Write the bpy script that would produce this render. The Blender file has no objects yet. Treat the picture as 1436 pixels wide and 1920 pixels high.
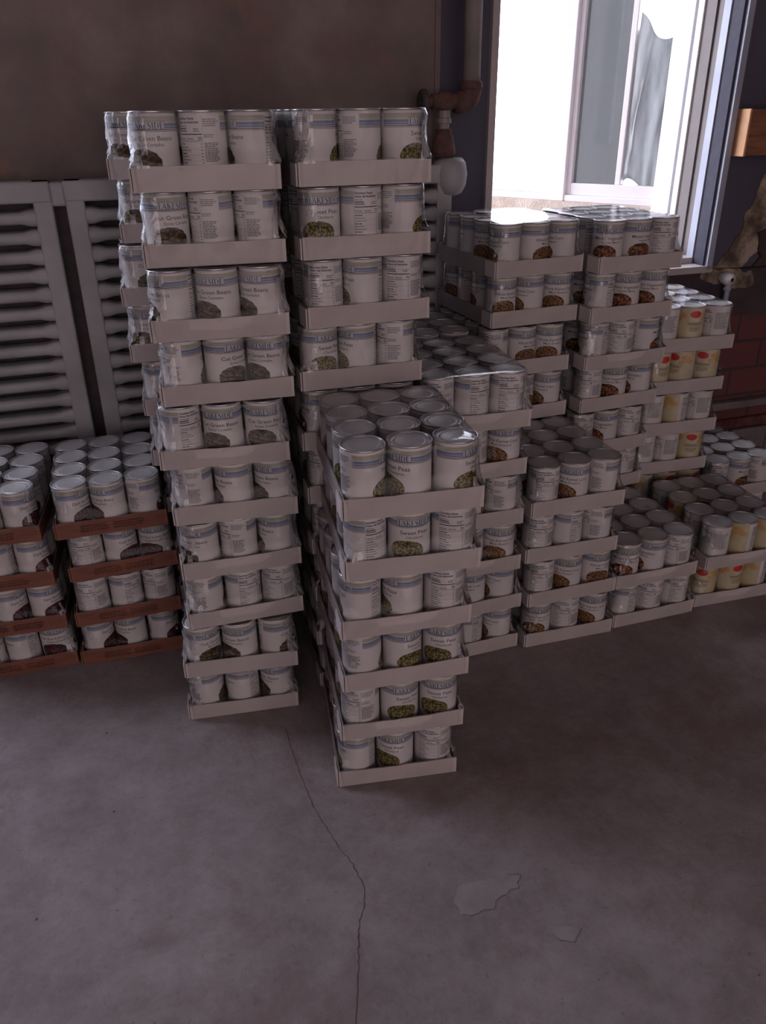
import bpy, bmesh, math, random
from mathutils import Vector, Matrix, noise
C = bpy.context.scene.collection
sc = bpy.context.scene
D2R = math.pi/180

# ---------------------------------------------------------------- camera
F_PX, PITCH, ROLL, CAM_H = 1499.0, 26.685, -0.747, 1.1866
cam = bpy.data.cameras.new('camera'); camo = bpy.data.objects.new('camera', cam); C.objects.link(camo)
cam.sensor_fit = 'HORIZONTAL'; cam.sensor_width = 36.0; cam.lens = F_PX/1436*36.0
cam.clip_start = .02; cam.clip_end = 200
camo.matrix_world = Matrix.Translation((0, 0, CAM_H)) @ Matrix.Rotation((90-PITCH)*D2R, 4, 'X') @ Matrix.Rotation(ROLL*D2R, 4, 'Z')
sc.camera = camo

# ---------------------------------------------------------------- world, light, exposure
WORLD = 14.0
EXPO = -.62
LEFT_W, REAR_W = 58.0, 23.5
w = bpy.data.worlds.new('sky'); sc.world = w; w.use_nodes = True
nt = w.node_tree; nt.nodes.clear()
wo = nt.nodes.new('ShaderNodeOutputWorld'); wb = nt.nodes.new('ShaderNodeBackground')
tc = nt.nodes.new('ShaderNodeTexCoord'); sp = nt.nodes.new('ShaderNodeSeparateXYZ'); rp = nt.nodes.new('ShaderNodeValToRGB')
mp = nt.nodes.new('ShaderNodeMapRange'); mp.inputs[1].default_value = -1; mp.inputs[2].default_value = 1
nt.links.new(tc.outputs['Generated'], sp.inputs[0]); nt.links.new(sp.outputs[1], mp.inputs[0]); nt.links.new(mp.outputs[0], rp.inputs[0])
rp.color_ramp.elements[0].position = .42; rp.color_ramp.elements[0].color = (.13, .105, .105, 1)
rp.color_ramp.elements[1].position = .56; rp.color_ramp.elements[1].color = (.86, .87, 1.0, 1)
nt.links.new(rp.outputs[0], wb.inputs[0]); wb.inputs[1].default_value = WORLD; nt.links.new(wb.outputs[0], wo.inputs[0])
vs = sc.view_settings
vs.view_transform = 'Standard'; vs.look = 'None'; vs.exposure = EXPO; vs.gamma = 1; vs.use_curve_mapping = False
cy = sc.cycles
cy.transparent_max_bounces = 24; cy.max_bounces = 8; cy.diffuse_bounces = 5; cy.glossy_bounces = 4
cy.use_denoising = True; cy.sample_clamp_indirect = 6; cy.caustics_reflective = False; cy.caustics_refractive = False

# wall frame: s along the back wall, n towards the outside, z up
WA = 17.7*D2R; WO = Vector((-.6024, 2.0858, 0)); WD = Vector((math.cos(WA), math.sin(WA), 0)); WN = Vector((-math.sin(WA), math.cos(WA), 0))
def W(s, n, z): return WO + WD*s + WN*n + Vector((0, 0, z))
WM = Matrix.Translation(WO) @ Matrix.Rotation(WA, 4, 'Z')

def portal(name, s0, s1, z0, z1, n, facing):
    """daylight enters the room through this opening"""
    l = bpy.data.lights.new(name, 'AREA'); l.shape = 'RECTANGLE'; l.size = abs(s1-s0); l.size_y = z1-z0
    o = bpy.data.objects.new(name, l); C.objects.link(o)
    l.cycles.is_portal = True
    d = WN*facing   # direction the light travels
    o.matrix_world = Matrix.Translation(W((s0+s1)/2, n, (z0+z1)/2)) @ d.to_track_quat('-Z', 'Y').to_matrix().to_4x4()
def daylight(name, s0, s1, z0, z1, n, facing, watts, col):  # area light, used for the left window and the added rear fill
    l = bpy.data.lights.new(name, 'AREA'); l.shape = 'RECTANGLE'; l.size = abs(s1-s0); l.size_y = z1-z0; l.energy = watts; l.color = col
    o = bpy.data.objects.new(name, l); C.objects.link(o)
    o.matrix_world = Matrix.Translation(W((s0+s1)/2, n, (z0+z1)/2)) @ (WN*facing).to_track_quat('-Z', 'Y').to_matrix().to_4x4()
daylight('daylight_left_window', -1.82, -.63, .98, 2.27, .09, -1, LEFT_W, (.78, .82, 1.0))
portal('daylight_right_window', .97, 1.70, .74, 1.95, .02, -1)
REAR = (-2.2, 2.2, .0, 2.45)  # opening added behind the camera for the fill light
daylight('rear_fill_light', REAR[0], REAR[1], REAR[2], REAR[3], -5.10, 1, REAR_W, (1.0, .82, .83))  # unseen fill light, added to brighten the stack fronts

# ---------------------------------------------------------------- materials
MATS = {}
def newmat(name):
    m = bpy.data.materials.new(name); m.use_nodes = True; n = m.node_tree; n.nodes.clear()
    out = n.nodes.new('ShaderNodeOutputMaterial'); MATS[name] = m
    return m, n, out
def N(n, t, **k):
    x = n.nodes.new(t)
    for a, b in k.items():
        if a[0] == '_': x.inputs[int(a[1:])].default_value = b
        else: setattr(x, a, b)
    return x
def ramp(n, stops):
    r = n.nodes.new('ShaderNodeValToRGB'); e = r.color_ramp.elements
    while len(e) < len(stops): e.new(.5)
    for i, (p, c) in enumerate(stops): e[i].position = p; e[i].color = (*c, 1)
    return r
def coords(n, scale=(1, 1, 1)):
    t = n.nodes.new('ShaderNodeTexCoord'); m = n.nodes.new('ShaderNodeMapping'); m.inputs['Scale'].default_value = scale
    n.links.new(t.outputs['Object'], m.inputs[0]); return m
def simple(name, c1, c2=None, rough=.6, metal=0, scale=30, bump=0, bscale=None, spec=.5, det=4, sc3=(1, 1, 1), mid=(.35, .65)):
    m, n, out = newmat(name); b = N(n, 'ShaderNodeBsdfPrincipled'); b.inputs['Roughness'].default_value = rough
    b.inputs['Metallic'].default_value = metal; b.inputs['Specular IOR Level'].default_value = spec
    co = coords(n, sc3); no = N(n, 'ShaderNodeTexNoise'); no.inputs['Scale'].default_value = scale; no.inputs['Detail'].default_value = det
    n.links.new(co.outputs[0], no.inputs[0]); r = ramp(n, [(mid[0], c1), (mid[1], c2 or c1)])
    n.links.new(no.outputs[0], r.inputs[0]); n.links.new(r.outputs[0], b.inputs['Base Color'])
    if bump:
        n2 = N(n, 'ShaderNodeTexNoise'); n2.inputs['Scale'].default_value = bscale or scale*3; n2.inputs['Detail'].default_value = 6
        n.links.new(co.outputs[0], n2.inputs[0]); bu = N(n, 'ShaderNodeBump'); bu.inputs['Strength'].default_value = bump; bu.inputs['Distance'].default_value = .004
        n.links.new(n2.outputs[0], bu.inputs['Height']); n.links.new(bu.outputs[0], b.inputs['Normal'])
    n.links.new(b.outputs[0], out.inputs[0]); return m

simple('white_board', (.47, .41, .41), (.53, .47, .46), rough=.8, scale=14, bump=.25, bscale=60, spec=.2)
simple('board_edge', (.30, .25, .22), (.42, .36, .33), rough=.9, scale=200)
def kraft():
    m, n, out = newmat('kraft_board'); b = N(n, 'ShaderNodeBsdfPrincipled'); b.inputs['Roughness'].default_value = .8
    co = coords(n, (4, 1, 60)); no = N(n, 'ShaderNodeTexNoise'); no.inputs['Scale'].default_value = 4; no.inputs['Detail'].default_value = 6
    n.links.new(co.outputs[0], no.inputs[0]); r = ramp(n, [(.3, (.17, .06, .04)), (.6, (.24, .088, .055)), (.8, (.29, .11, .07))])
    n.links.new(no.outputs[0], r.inputs[0]); n.links.new(r.outputs[0], b.inputs['Base Color']); n.links.new(b.outputs[0], out.inputs[0])
kraft()
simple('kraft_print', (.10, .03, .02), (.13, .045, .03), rough=.8, scale=90)
simple('can_steel', (.62, .60, .60), (.70, .68, .68), rough=.32, metal=.9, scale=40)
simple('lid_steel', (.80, .78, .78), (.86, .84, .84), rough=.40, metal=.30, scale=25)
simple('label_paper', (.60, .565, .565), (.64, .605, .605), rough=.55, scale=20, spec=.25)
simple('label_gold', (.36, .33, .25), (.40, .37, .28), rough=.55, spec=.25)
simple('label_pale_blue', (.42, .44, .49), (.46, .48, .53), rough=.55, spec=.25)
simple('label_blue', (.15, .18, .28), (.18, .21, .32), rough=.55, spec=.25)
simple('ink_dark', (.03, .03, .05), (.04, .04, .06), rough=.55, spec=.25)
simple('ink_grey', (.19, .18, .19), (.23, .22, .23), rough=.55, spec=.25)
simple('ink_green', (.055, .06, .05), (.07, .075, .06), rough=.55, spec=.25)
def food(name, cols, scale, rnd=1.0, stretch=(1, 1, 1)):
    m, n, out = newmat(name); b = N(n, 'ShaderNodeBsdfPrincipled'); b.inputs['Roughness'].default_value = .6; b.inputs['Specular IOR Level'].default_value = .2
    co = coords(n, stretch); v = N(n, 'ShaderNodeTexVoronoi'); v.inputs['Scale'].default_value = scale; v.inputs['Randomness'].default_value = rnd
    n.links.new(co.outputs[0], v.inputs[0])
    s = N(n, 'ShaderNodeSeparateColor'); n.links.new(v.outputs['Color'], s.inputs[0])
    r = ramp(n, [(0, cols[0]), (.45, cols[1]), (1, cols[2])]); n.links.new(s.outputs[0], r.inputs[0])
    r2 = ramp(n, [(0, (1, 1, 1)), (.45, (.7, .7, .7)), (.8, (.12, .12, .12))]); mm = N(n, 'ShaderNodeMath', operation='MULTIPLY'); mm.inputs[1].default_value = 1.2
    n.links.new(v.outputs['Distance'], mm.inputs[0]); n.links.new(mm.outputs[0], r2.inputs[0])
    x = N(n, 'ShaderNodeMix', data_type='RGBA', blend_type='MULTIPLY'); x.inputs[0].default_value = 1
    n.links.new(r.outputs[0], x.inputs[6]); n.links.new(r2.outputs[0], x.inputs[7]); n.links.new(x.outputs[2], b.inputs['Base Color']); n.links.new(b.outputs[0], out.inputs[0])
food('print_peas', [(.20, .16, .05), (.30, .25, .08), (.42, .36, .13)], 235)
food('print_green_beans', [(.085, .05, .03), (.14, .09, .045), (.24, .165, .08)], 110, stretch=(1, 1, 1.9))
food('print_corn', [(.32, .15, .06), (.40, .20, .085), (.46, .25, .11)], 300)
food('print_mixed', [(.34, .085, .045), (.40, .15, .07), (.38, .23, .10)], 150)
food('print_kidney', [(.09, .02, .03), (.12, .025, .035), (.16, .035, .045)], 170)
simple('print_cream_yellow', (.50, .42, .25), (.60, .53, .40), rough=.4, scale=40, mid=(.3, .7))
simple('print_peach', (.50, .29, .12), (.56, .37, .17), rough=.4, scale=80)
simple('print_leaf', (.30, .28, .10), (.44, .38, .16), rough=.4, scale=80)
simple('print_red', (.50, .03, .03), (.56, .05, .05), rough=.4)

def film(name, bump, fr_k, base, milk0, milk1, milk, rough, haze=0):
    m, n, out = newmat(name)
    co = coords(n, (1, 1, .35)); no = N(n, 'ShaderNodeTexNoise'); no.inputs['Scale'].default_value = 42; no.inputs['Detail'].default_value = 5; no.inputs['Distortion'].default_value = 1.2
    n.links.new(co.outputs[0], no.inputs[0]); bu = N(n, 'ShaderNodeBump'); bu.inputs['Strength'].default_value = bump; bu.inputs['Distance'].default_value = .006
    n.links.new(no.outputs[0], bu.inputs['Height'])
    g = N(n, 'ShaderNodeBsdfGlossy'); g.inputs['Roughness'].default_value = rough; g.inputs['Color'].default_value = (.92, .92, .95, 1); n.links.new(bu.outputs[0], g.inputs['Normal'])
    t = N(n, 'ShaderNodeBsdfTransparent'); t.inputs[0].default_value = (.97, .97, .97, 1)
    fr = N(n, 'ShaderNodeFresnel'); fr.inputs[0].default_value = 1.45; n.links.new(bu.outputs[0], fr.inputs['Normal'])
    ma = N(n, 'ShaderNodeMath', operation='MULTIPLY_ADD'); ma.use_clamp = True; ma.inputs[1].default_value = fr_k; ma.inputs[2].default_value = base
    n.links.new(fr.outputs[0], ma.inputs[0])
    mx = N(n, 'ShaderNodeMixShader'); n.links.new(ma.outputs[0], mx.inputs[0]); n.links.new(t.outputs[0], mx.inputs[1]); n.links.new(g.outputs[0], mx.inputs[2])
    no2 = N(n, 'ShaderNodeTexNoise'); no2.inputs['Scale'].default_value = 16 if not haze else 45; no2.inputs['Detail'].default_value = 8; no2.inputs['Distortion'].default_value = 2.5
    n.links.new(co.outputs[0], no2.inputs[0]); r = ramp(n, [(milk0, (haze,)*3), (milk1, (milk,)*3)]); n.links.new(no2.outputs[0], r.inputs[0])
    d = N(n, 'ShaderNodeBsdfDiffuse'); d.inputs[0].default_value = (.82, .82, .85, 1)
    tl = N(n, 'ShaderNodeBsdfTranslucent'); tl.inputs[0].default_value = (.82, .82, .85, 1); ms = N(n, 'ShaderNodeMixShader'); ms.inputs[0].default_value = .45
    n.links.new(d.outputs[0], ms.inputs[1]); n.links.new(tl.outputs[0], ms.inputs[2])
    mx2 = N(n, 'ShaderNodeMixShader'); n.links.new(r.outputs[0], mx2.inputs[0]); n.links.new(mx.outputs[0], mx2.inputs[1]); n.links.new(ms.outputs[0], mx2.inputs[2])
    n.links.new(mx2.outputs[0], out.inputs[0])
film('shrink_film', .3, .55, .0, .68, .86, .10, .16)
film('shrink_film_top', .05, .75, .0, .70, .90, .06, .07)
film('shrink_film_crumpled', .9, 1.0, .10, .42, .66, .62, .22, .06)

def wallmat(name, stops, scale, bump, blotch=None, rough=.85, det=8):
    m, n, out = newmat(name); b = N(n, 'ShaderNodeBsdfPrincipled'); b.inputs['Roughness'].default_value = rough; b.inputs['Specular IOR Level'].default_value = .25
    co = coords(n); no = N(n, 'ShaderNodeTexNoise'); no.inputs['Scale'].default_value = scale; no.inputs['Detail'].default_value = det; no.inputs['Roughness'].default_value = .62
    n.links.new(co.outputs[0], no.inputs[0]); r = ramp(n, stops); n.links.new(no.outputs[0], r.inputs[0]); col = r.outputs[0]
    if blotch:
        n3 = N(n, 'ShaderNodeTexNoise'); n3.inputs['Scale'].default_value = blotch[0]; n3.inputs['Detail'].default_value = 9; n3.inputs['Roughness'].default_value = .7
        n.links.new(co.outputs[0], n3.inputs[0]); r3 = ramp(n, [(blotch[1], (0, 0, 0)), (blotch[2], (1, 1, 1))]); n.links.new(n3.outputs[0], r3.inputs[0])
        x = N(n, 'ShaderNodeMix', data_type='RGBA'); n.links.new(r3.outputs[0], x.inputs[0]); n.links.new(col, x.inputs[6]); x.inputs[7].default_value = (*blotch[3], 1); col = x.outputs[2]
    n.links.new(col, b.inputs['Base Color'])
    n2 = N(n, 'ShaderNodeTexNoise'); n2.inputs['Scale'].default_value = scale*14; n2.inputs['Detail'].default_value = 8
    n.links.new(co.outputs[0], n2.inputs[0]); bu = N(n, 'ShaderNodeBump'); bu.inputs['Strength'].default_value = bump; bu.inputs['Distance'].default_value = .006
    n.links.new(n2.outputs[0], bu.inputs['Height']); n.links.new(bu.outputs[0], b.inputs['Normal'])
    n.links.new(b.outputs[0], out.inputs[0]); return m
wallmat('plaster_brown', [(.34, (.14, .11, .108)), (.5, (.20, .16, .15)), (.64, (.27, .225, .205))], 2.6, .5, (4, .52, .68, (.23, .145, .12)))
wallmat('wall_slate_blue', [(.3, (.075, .070, .10)), (.6, (.10, .093, .125)), (.8, (.12, .11, .145))], 4, .15)
wallmat('room_wall', [(.3, (.22, .17, .16)), (.7, (.28, .22, .20))], 2, .1)
wallmat('ceiling_paint', [(.3, (.32, .28, .27)), (.7, (.38, .33, .32))], 2, .1)
wallmat('peeled_plaster', [(.38, (.09, .065, .055)), (.5, (.22, .17, .13)), (.6, (.42, .34, .27))], 13, .6)
wallmat('dark_stone', [(.35, (.045, .032, .036)), (.55, (.08, .055, .055)), (.7, (.15, .11, .09))], 9, .8)
wallmat('beige_stone', [(.35, (.50, .42, .34)), (.6, (.66, .58, .50)), (.75, (.74, .68, .62))], 14, .7)
wallmat('red_paint_strip', [(.35, (.08, .03, .03)), (.6, (.17, .06, .055)), (.75, (.20, .10, .09))], 25, .6)
wallmat('grey_block', [(.35, (.14, .12, .12)), (.7, (.22, .19, .19))], 12, .6)
def brick():
    m, n, out = newmat('old_brick'); b = N(n, 'ShaderNodeBsdfPrincipled'); b.inputs['Roughness'].default_value = .9
    t = N(n, 'ShaderNodeTexCoord'); s = N(n, 'ShaderNodeSeparateXYZ'); c = N(n, 'ShaderNodeCombineXYZ'); n.links.new(t.outputs['Object'], s.inputs[0]); n.links.new(s.outputs[0], c.inputs[0]); n.links.new(s.outputs[2], c.inputs[1])
    k = N(n, 'ShaderNodeTexBrick'); k.inputs['Scale'].default_value = 1; k.inputs['Brick Width'].default_value = .21; k.inputs['Row Height'].default_value = .095; k.inputs['Mortar Size'].default_value = .006; k.inputs['Mortar Smooth'].default_value = .3
    k.inputs['Color1'].default_value = (.15, .045, .042, 1); k.inputs['Color2'].default_value = (.10, .034, .036, 1); k.inputs['Mortar'].default_value = (.055, .035, .038, 1)
    n.links.new(c.outputs[0], k.inputs[0])
    no = N(n, 'ShaderNodeTexNoise'); no.inputs['Scale'].default_value = 6; no.inputs['Detail'].default_value = 8; n.links.new(t.outputs['Object'], no.inputs[0])
    # old coating, gone below about z .6
    ad = N(n, 'ShaderNodeMath', operation='MULTIPLY_ADD'); ad.inputs[1].default_value = .3; n.links.new(no.outputs[0], ad.inputs[0]); n.links.new(s.outputs[2], ad.inputs[2])
    r = ramp(n, [(.70, (0, 0, 0)), (.76, (1, 1, 1))]); n.links.new(ad.outputs[0], r.inputs[0])
    cr = ramp(n, [(.4, (.035, .026, .036)), (.55, (.055, .036, .045)), (.7, (.075, .06, .055))]); n.links.new(no.outputs[0], cr.inputs[0])
    x = N(n, 'ShaderNodeMix', data_type='RGBA'); n.links.new(r.outputs[0], x.inputs[0]); n.links.new(k.outputs[0], x.inputs[6]); n.links.new(cr.outputs[0], x.inputs[7])
    n.links.new(x.outputs[2], b.inputs['Base Color']); bu = N(n, 'ShaderNodeBump'); bu.inputs['Strength'].default_value = .5; bu.inputs['Distance'].default_value = .01
    n.links.new(no.outputs[0], bu.inputs['Height']); n.links.new(bu.outputs[0], b.inputs['Normal']); n.links.new(b.outputs[0], out.inputs[0])
brick()
def concrete():
    m, n, out = newmat('concrete_floor'); b = N(n, 'ShaderNodeBsdfPrincipled'); b.inputs['Roughness'].default_value = .7; b.inputs['Specular IOR Level'].default_value = .35
    co = coords(n)
    def nz(s, d=8, r=.6, dist=0):
        x = N(n, 'ShaderNodeTexNoise'); x.inputs['Scale'].default_value = s; x.inputs['Detail'].default_value = d; x.inputs['Roughness'].default_value = r; x.inputs['Distortion'].default_value = dist
        n.links.new(co.outputs[0], x.inputs[0]); return x
    r = ramp(n, [(.34, (.19, .155, .155)), (.50, (.27, .23, .235)), (.66, (.35, .305, .31))]); n.links.new(nz(4.5, 14, .78).outputs[0], r.inputs[0])
    r2 = ramp(n, [(.48, (0, 0, 0)), (.62, (.8, .8, .8))]); n.links.new(nz(2.3, 12, .78, .3).outputs[0], r2.inputs[0])
    x = N(n, 'ShaderNodeMix', data_type='RGBA'); n.links.new(r2.outputs[0], x.inputs[0]); n.links.new(r.outputs[0], x.inputs[6]); x.inputs[7].default_value = (.19, .135, .125, 1)
    r3 = ramp(n, [(.63, (0, 0, 0)), (.70, (.35, .35, .35))]); n.links.new(nz(7, 4, .5, .8).outputs[0], r3.inputs[0])
    x2 = N(n, 'ShaderNodeMix', data_type='RGBA'); n.links.new(r3.outputs[0], x2.inputs[0]); n.links.new(x.outputs[2], x2.inputs[6]); x2.inputs[7].default_value = (.31, .275, .285, 1)
    r4 = ramp(n, [(.28, (.45, .45, .45)), (.38, (1, 1, 1))]); n.links.new(nz(70, 5, .6).outputs[0], r4.inputs[0])
    x3 = N(n, 'ShaderNodeMix', data_type='RGBA', blend_type='MULTIPLY'); x3.inputs[0].default_value = .55; n.links.new(x2.outputs[2], x3.inputs[6]); n.links.new(r4.outputs[0], x3.inputs[7])
    v = N(n, 'ShaderNodeTexVoronoi'); v.inputs['Scale'].default_value = 9; n.links.new(co.outputs[0], v.inputs[0]); r5 = ramp(n, [(.018, (1, 1, 1)), (.03, (0, 0, 0))]); n.links.new(v.outputs['Distance'], r5.inputs[0])
    x4 = N(n, 'ShaderNodeMix', data_type='RGBA'); n.links.new(r5.outputs[0], x4.inputs[0]); n.links.new(x3.outputs[2], x4.inputs[6]); x4.inputs[7].default_value = (.10, .07, .07, 1)
    n.links.new(x4.outputs[2], b.inputs['Base Color'])
    bu = N(n, 'ShaderNodeBump'); bu.inputs['Strength'].default_value = .7; bu.inputs['Distance'].default_value = .005
    n.links.new(nz(26, 12, .75).outputs[0], bu.inputs['Height']); n.links.new(bu.outputs[0], b.inputs['Normal'])
    n.links.new(b.outputs[0], out.inputs[0])
concrete()
simple('crack_dark', (.07, .05, .05), (.13, .10, .10), rough=.95)
simple('patch_edge', (.13, .10, .10), (.18, .14, .14), rough=.95)
simple('patch_cement', (.24, .21, .21), (.29, .255, .26), rough=.85, scale=22, bump=.4)
simple('radiator_paint', (.27, .27, .275), (.36, .36, .365), rough=.5, scale=8, bump=.3, bscale=50)
simple('rust_brown', (.07, .04, .035), (.13, .06, .05), rough=.8, scale=40, bump=.5)
simple('pipe_paint', (.24, .21, .20), (.32, .28, .27), rough=.55, scale=12, bump=.2)
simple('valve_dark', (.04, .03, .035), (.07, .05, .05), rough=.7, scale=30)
simple('white_vinyl', (.80, .78, .80), (.84, .82, .84), rough=.35, scale=8)
simple('frame_grey', (.40, .35, .35), (.46, .41, .41), rough=.5, scale=8)
simple('trim_brown', (.11, .092, .09), (.14, .118, .115), rough=.6, scale=8)
simple('trim_blue', (.30, .32, .40), (.36, .38, .46), rough=.5, scale=12)
simple('gap_dark', (.03, .03, .05), (.04, .04, .06), rough=.8)
simple('wood_block', (.16, .065, .035), (.27, .11, .055), rough=.65, scale=12, sc3=(1, 1, 8), bump=.3)
simple('wood_lit_end', (.50, .25, .12), (.58, .31, .16), rough=.65, scale=30)  # same wood, with the light on the end face painted into the colour
simple('white_plastic', (.72, .72, .76), (.8, .8, .84), rough=.35)
simple('asphalt', (.30, .30, .30), (.4, .4, .4), rough=.9)
simple('siding', (.52, .51, .50), (.60, .59, .58), rough=.8, scale=3)
simple('roof_dark', (.16, .15, .16), (.2, .19, .2), rough=.9)
simple('tree_leaf', (.05, .07, .035), (.10, .12, .06), rough=.7, scale=4)
simple('cable', (.05, .05, .05), rough=.8)
def glassy(name, tint, refl, rough=.03, milk=0):
    m, n, out = newmat(name); t = N(n, 'ShaderNodeBsdfTransparent'); t.inputs[0].default_value = (*tint, 1); g = N(n, 'ShaderNodeBsdfGlossy'); g.inputs['Roughness'].default_value = rough
    f = N(n, 'ShaderNodeFresnel'); f.inputs[0].default_value = 1.45; ma = N(n, 'ShaderNodeMath', operation='MULTIPLY'); ma.inputs[1].default_value = refl; n.links.new(f.outputs[0], ma.inputs[0])
    mx = N(n, 'ShaderNodeMixShader'); n.links.new(ma.outputs[0], mx.inputs[0]); n.links.new(t.outputs[0], mx.inputs[1]); n.links.new(g.outputs[0], mx.inputs[2]); last = mx
    if milk:
        d = N(n, 'ShaderNodeBsdfTranslucent'); d.inputs[0].default_value = (.8, .8, .8, 1); mx2 = N(n, 'ShaderNodeMixShader')
        co = coords(n, (6, 6, 1.2)); no = N(n, 'ShaderNodeTexNoise'); no.inputs['Scale'].default_value = 3; no.inputs['Detail'].default_value = 6; n.links.new(co.outputs[0], no.inputs[0])
        r = ramp(n, [(.35, (milk*.3,)*3), (.7, (milk,)*3)]); n.links.new(no.outputs[0], r.inputs[0]); n.links.new(r.outputs[0], mx2.inputs[0])
        n.links.new(mx.outputs[0], mx2.inputs[1]); n.links.new(d.outputs[0], mx2.inputs[2]); last = mx2
    n.links.new(last.outputs[0], out.inputs[0])
glassy('window_glass', (.95, .96, .96), .8)
glassy('insect_mesh', (.165, .167, .17), .0, .4, .03)
glassy('plastic_sheeting', (.15, .15, .155), .8, .1, .42)

# ---------------------------------------------------------------- mesh helpers
def ob(name, V, Fc, mats, MI=None, parent=None, smooth=False, mtx=None, kind=None):
    me = bpy.data.meshes.new(name); me.from_pydata([tuple(v) for v in V], [], Fc)
    for m in (mats if isinstance(mats, (list, tuple)) else [mats]): me.materials.append(MATS[m])
    if MI: me.polygons.foreach_set('material_index', MI)
    if smooth: me.polygons.foreach_set('use_smooth', [True]*len(me.polygons))
    me.update()
    o = bpy.data.objects.new(name, me); C.objects.link(o)
    if parent: o.parent = parent
    if mtx is not None: o.matrix_world = mtx
    if kind: o['kind'] = kind
    return o
def empty(name, mtx=None):
    o = bpy.data.objects.new(name, None); C.objects.link(o); o.empty_display_size = .05
    if mtx is not None: o.matrix_world = mtx
    return o
def tag(o, label, cat, group=None):
    o['label'] = label; o['category'] = cat
    if group: o['group'] = group
    return o
class MB:
    def __init__(s): s.V = []; s.F = []; s.M = []
    def add(s, V, Fc, m=0):
        k = len(s.V); s.V += [tuple(v) for v in V]; s.F += [[i+k for i in f] for f in Fc]; s.M += [m]*len(Fc)
    def box(s, x0, x1, y0, y1, z0, z1, m=0):
        s.add([(x0, y0, z0), (x1, y0, z0), (x1, y1, z0), (x0, y1, z0), (x0, y0, z1), (x1, y0, z1), (x1, y1, z1), (x0, y1, z1)],
              [(0, 3, 2, 1), (4, 5, 6, 7), (0, 1, 5, 4), (1, 2, 6, 5), (2, 3, 7, 6), (3, 0, 4, 7)], m)
    def lathe(s, prof, c=(0, 0, 0), axis='z', seg=32, m=0, cap=True):
        V = []; n = len(prof)
        for r, h in prof:
            for i in range(seg):
                a = 2*math.pi*i/seg; p = (r*math.cos(a), r*math.sin(a), h)
                if axis == 'x': p = (h, p[0], p[1])
                if axis == 'y': p = (p[0], h, p[1])
                V.append((p[0]+c[0], p[1]+c[1], p[2]+c[2]))
        Fc = []
        for j in range(n-1):
            for i in range(seg):
                a = j*seg+i; b = j*seg+(i+1) % seg; q = (a, b, b+seg, a+seg)
                Fc.append(q if axis != 'y' else q[::-1])
        if cap: Fc.append(list(range(seg))[::-1]); Fc.append([(n-1)*seg+i for i in range(seg)])
        s.add(V, Fc, m)
    def tube(s, pts, r, seg=14, m=0):
        P = [Vector(p) for p in pts]; V = []; n = len(P)
        rr = r if isinstance(r, (list, tuple)) else [r]*n
        up = None
        for i in range(n):
            t = (P[min(i+1, n-1)]-P[max(i-1, 0)]).normalized()
            if up is None:
                up = Vector((0, 1, 0)) if abs(t.y) < .9 else Vector((1, 0, 0))
            u = (up - t*up.dot(t)).normalized(); up = u; v = t.cross(u)
            for k in range(seg):
                a = 2*math.pi*k/seg; V.append(P[i]+(u*math.cos(a)+v*math.sin(a))*rr[i])
        Fc = [(j*seg+i, j*seg+(i+1) % seg, (j+1)*seg+(i+1) % seg, (j+1)*seg+i) for j in range(n-1) for i in range(seg)]
        Fc.append(list(range(seg))[::-1]); Fc.append([(n-1)*seg+i for i in range(seg)])
        s.add(V, Fc, m)
    def ob(s, name, mats, parent=None, smooth=False, mtx=None, kind=None, bevel=0):
        o = ob(name, s.V, s.F, mats, s.M, parent, smooth, mtx, kind)
        if bevel:
            b = o.modifiers.new('bevel', 'BEVEL'); b.width = bevel; b.segments = 2; b.limit_method = 'ANGLE'
        return o
def chamfer_ob(o, w_=.002):
    b = o.modifiers.new('bevel', 'BEVEL'); b.width = w_; b.segments = 2; b.limit_method = 'ANGLE'

# ---------------------------------------------------------------- the setting
S0, S1, N0, H = -3.0, 2.7, -5.0, 2.7
m = MB(); m.box(S0-.3, S1+.3, N0-.3, .45, -.12, 0); m.ob('floor', 'concrete_floor', mtx=WM, kind='structure')
m = MB(); m.box(S0-.2, S1+.2, N0-.2, .30, H, H+.1); m.ob('ceiling', 'ceiling_paint', mtx=WM, kind='structure')
m = MB(); m.box(S0-.2, S0, N0, .28, 0, H); m.ob('wall_left', 'room_wall', mtx=WM, kind='structure')
m = MB(); m.box(S1, S1+.2, N0, .28, 0, H); m.ob('wall_right', 'room_wall', mtx=WM, kind='structure')
m = MB(); m.box(S0-.2, REAR[0], N0-.2, N0, 0, H); m.box(REAR[1], S1+.2, N0-.2, N0, 0, H); m.box(REAR[0], REAR[1], N0-.2, N0, REAR[3], H)
m.ob('wall_rear', 'room_wall', mtx=WM, kind='structure')
# frame round the rear opening, which is added for the fill light
m = MB()
for a, b in ((REAR[0], REAR[0]+.06), (REAR[1]-.06, REAR[1])): m.box(a, b, N0-.12, N0+.02, 0, REAR[3])
m.box(REAR[0], REAR[1], N0-.12, N0+.02, REAR[3]-.06, REAR[3]); m.ob('fill_opening_1', 'frame_grey', mtx=WM, kind='structure')
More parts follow.
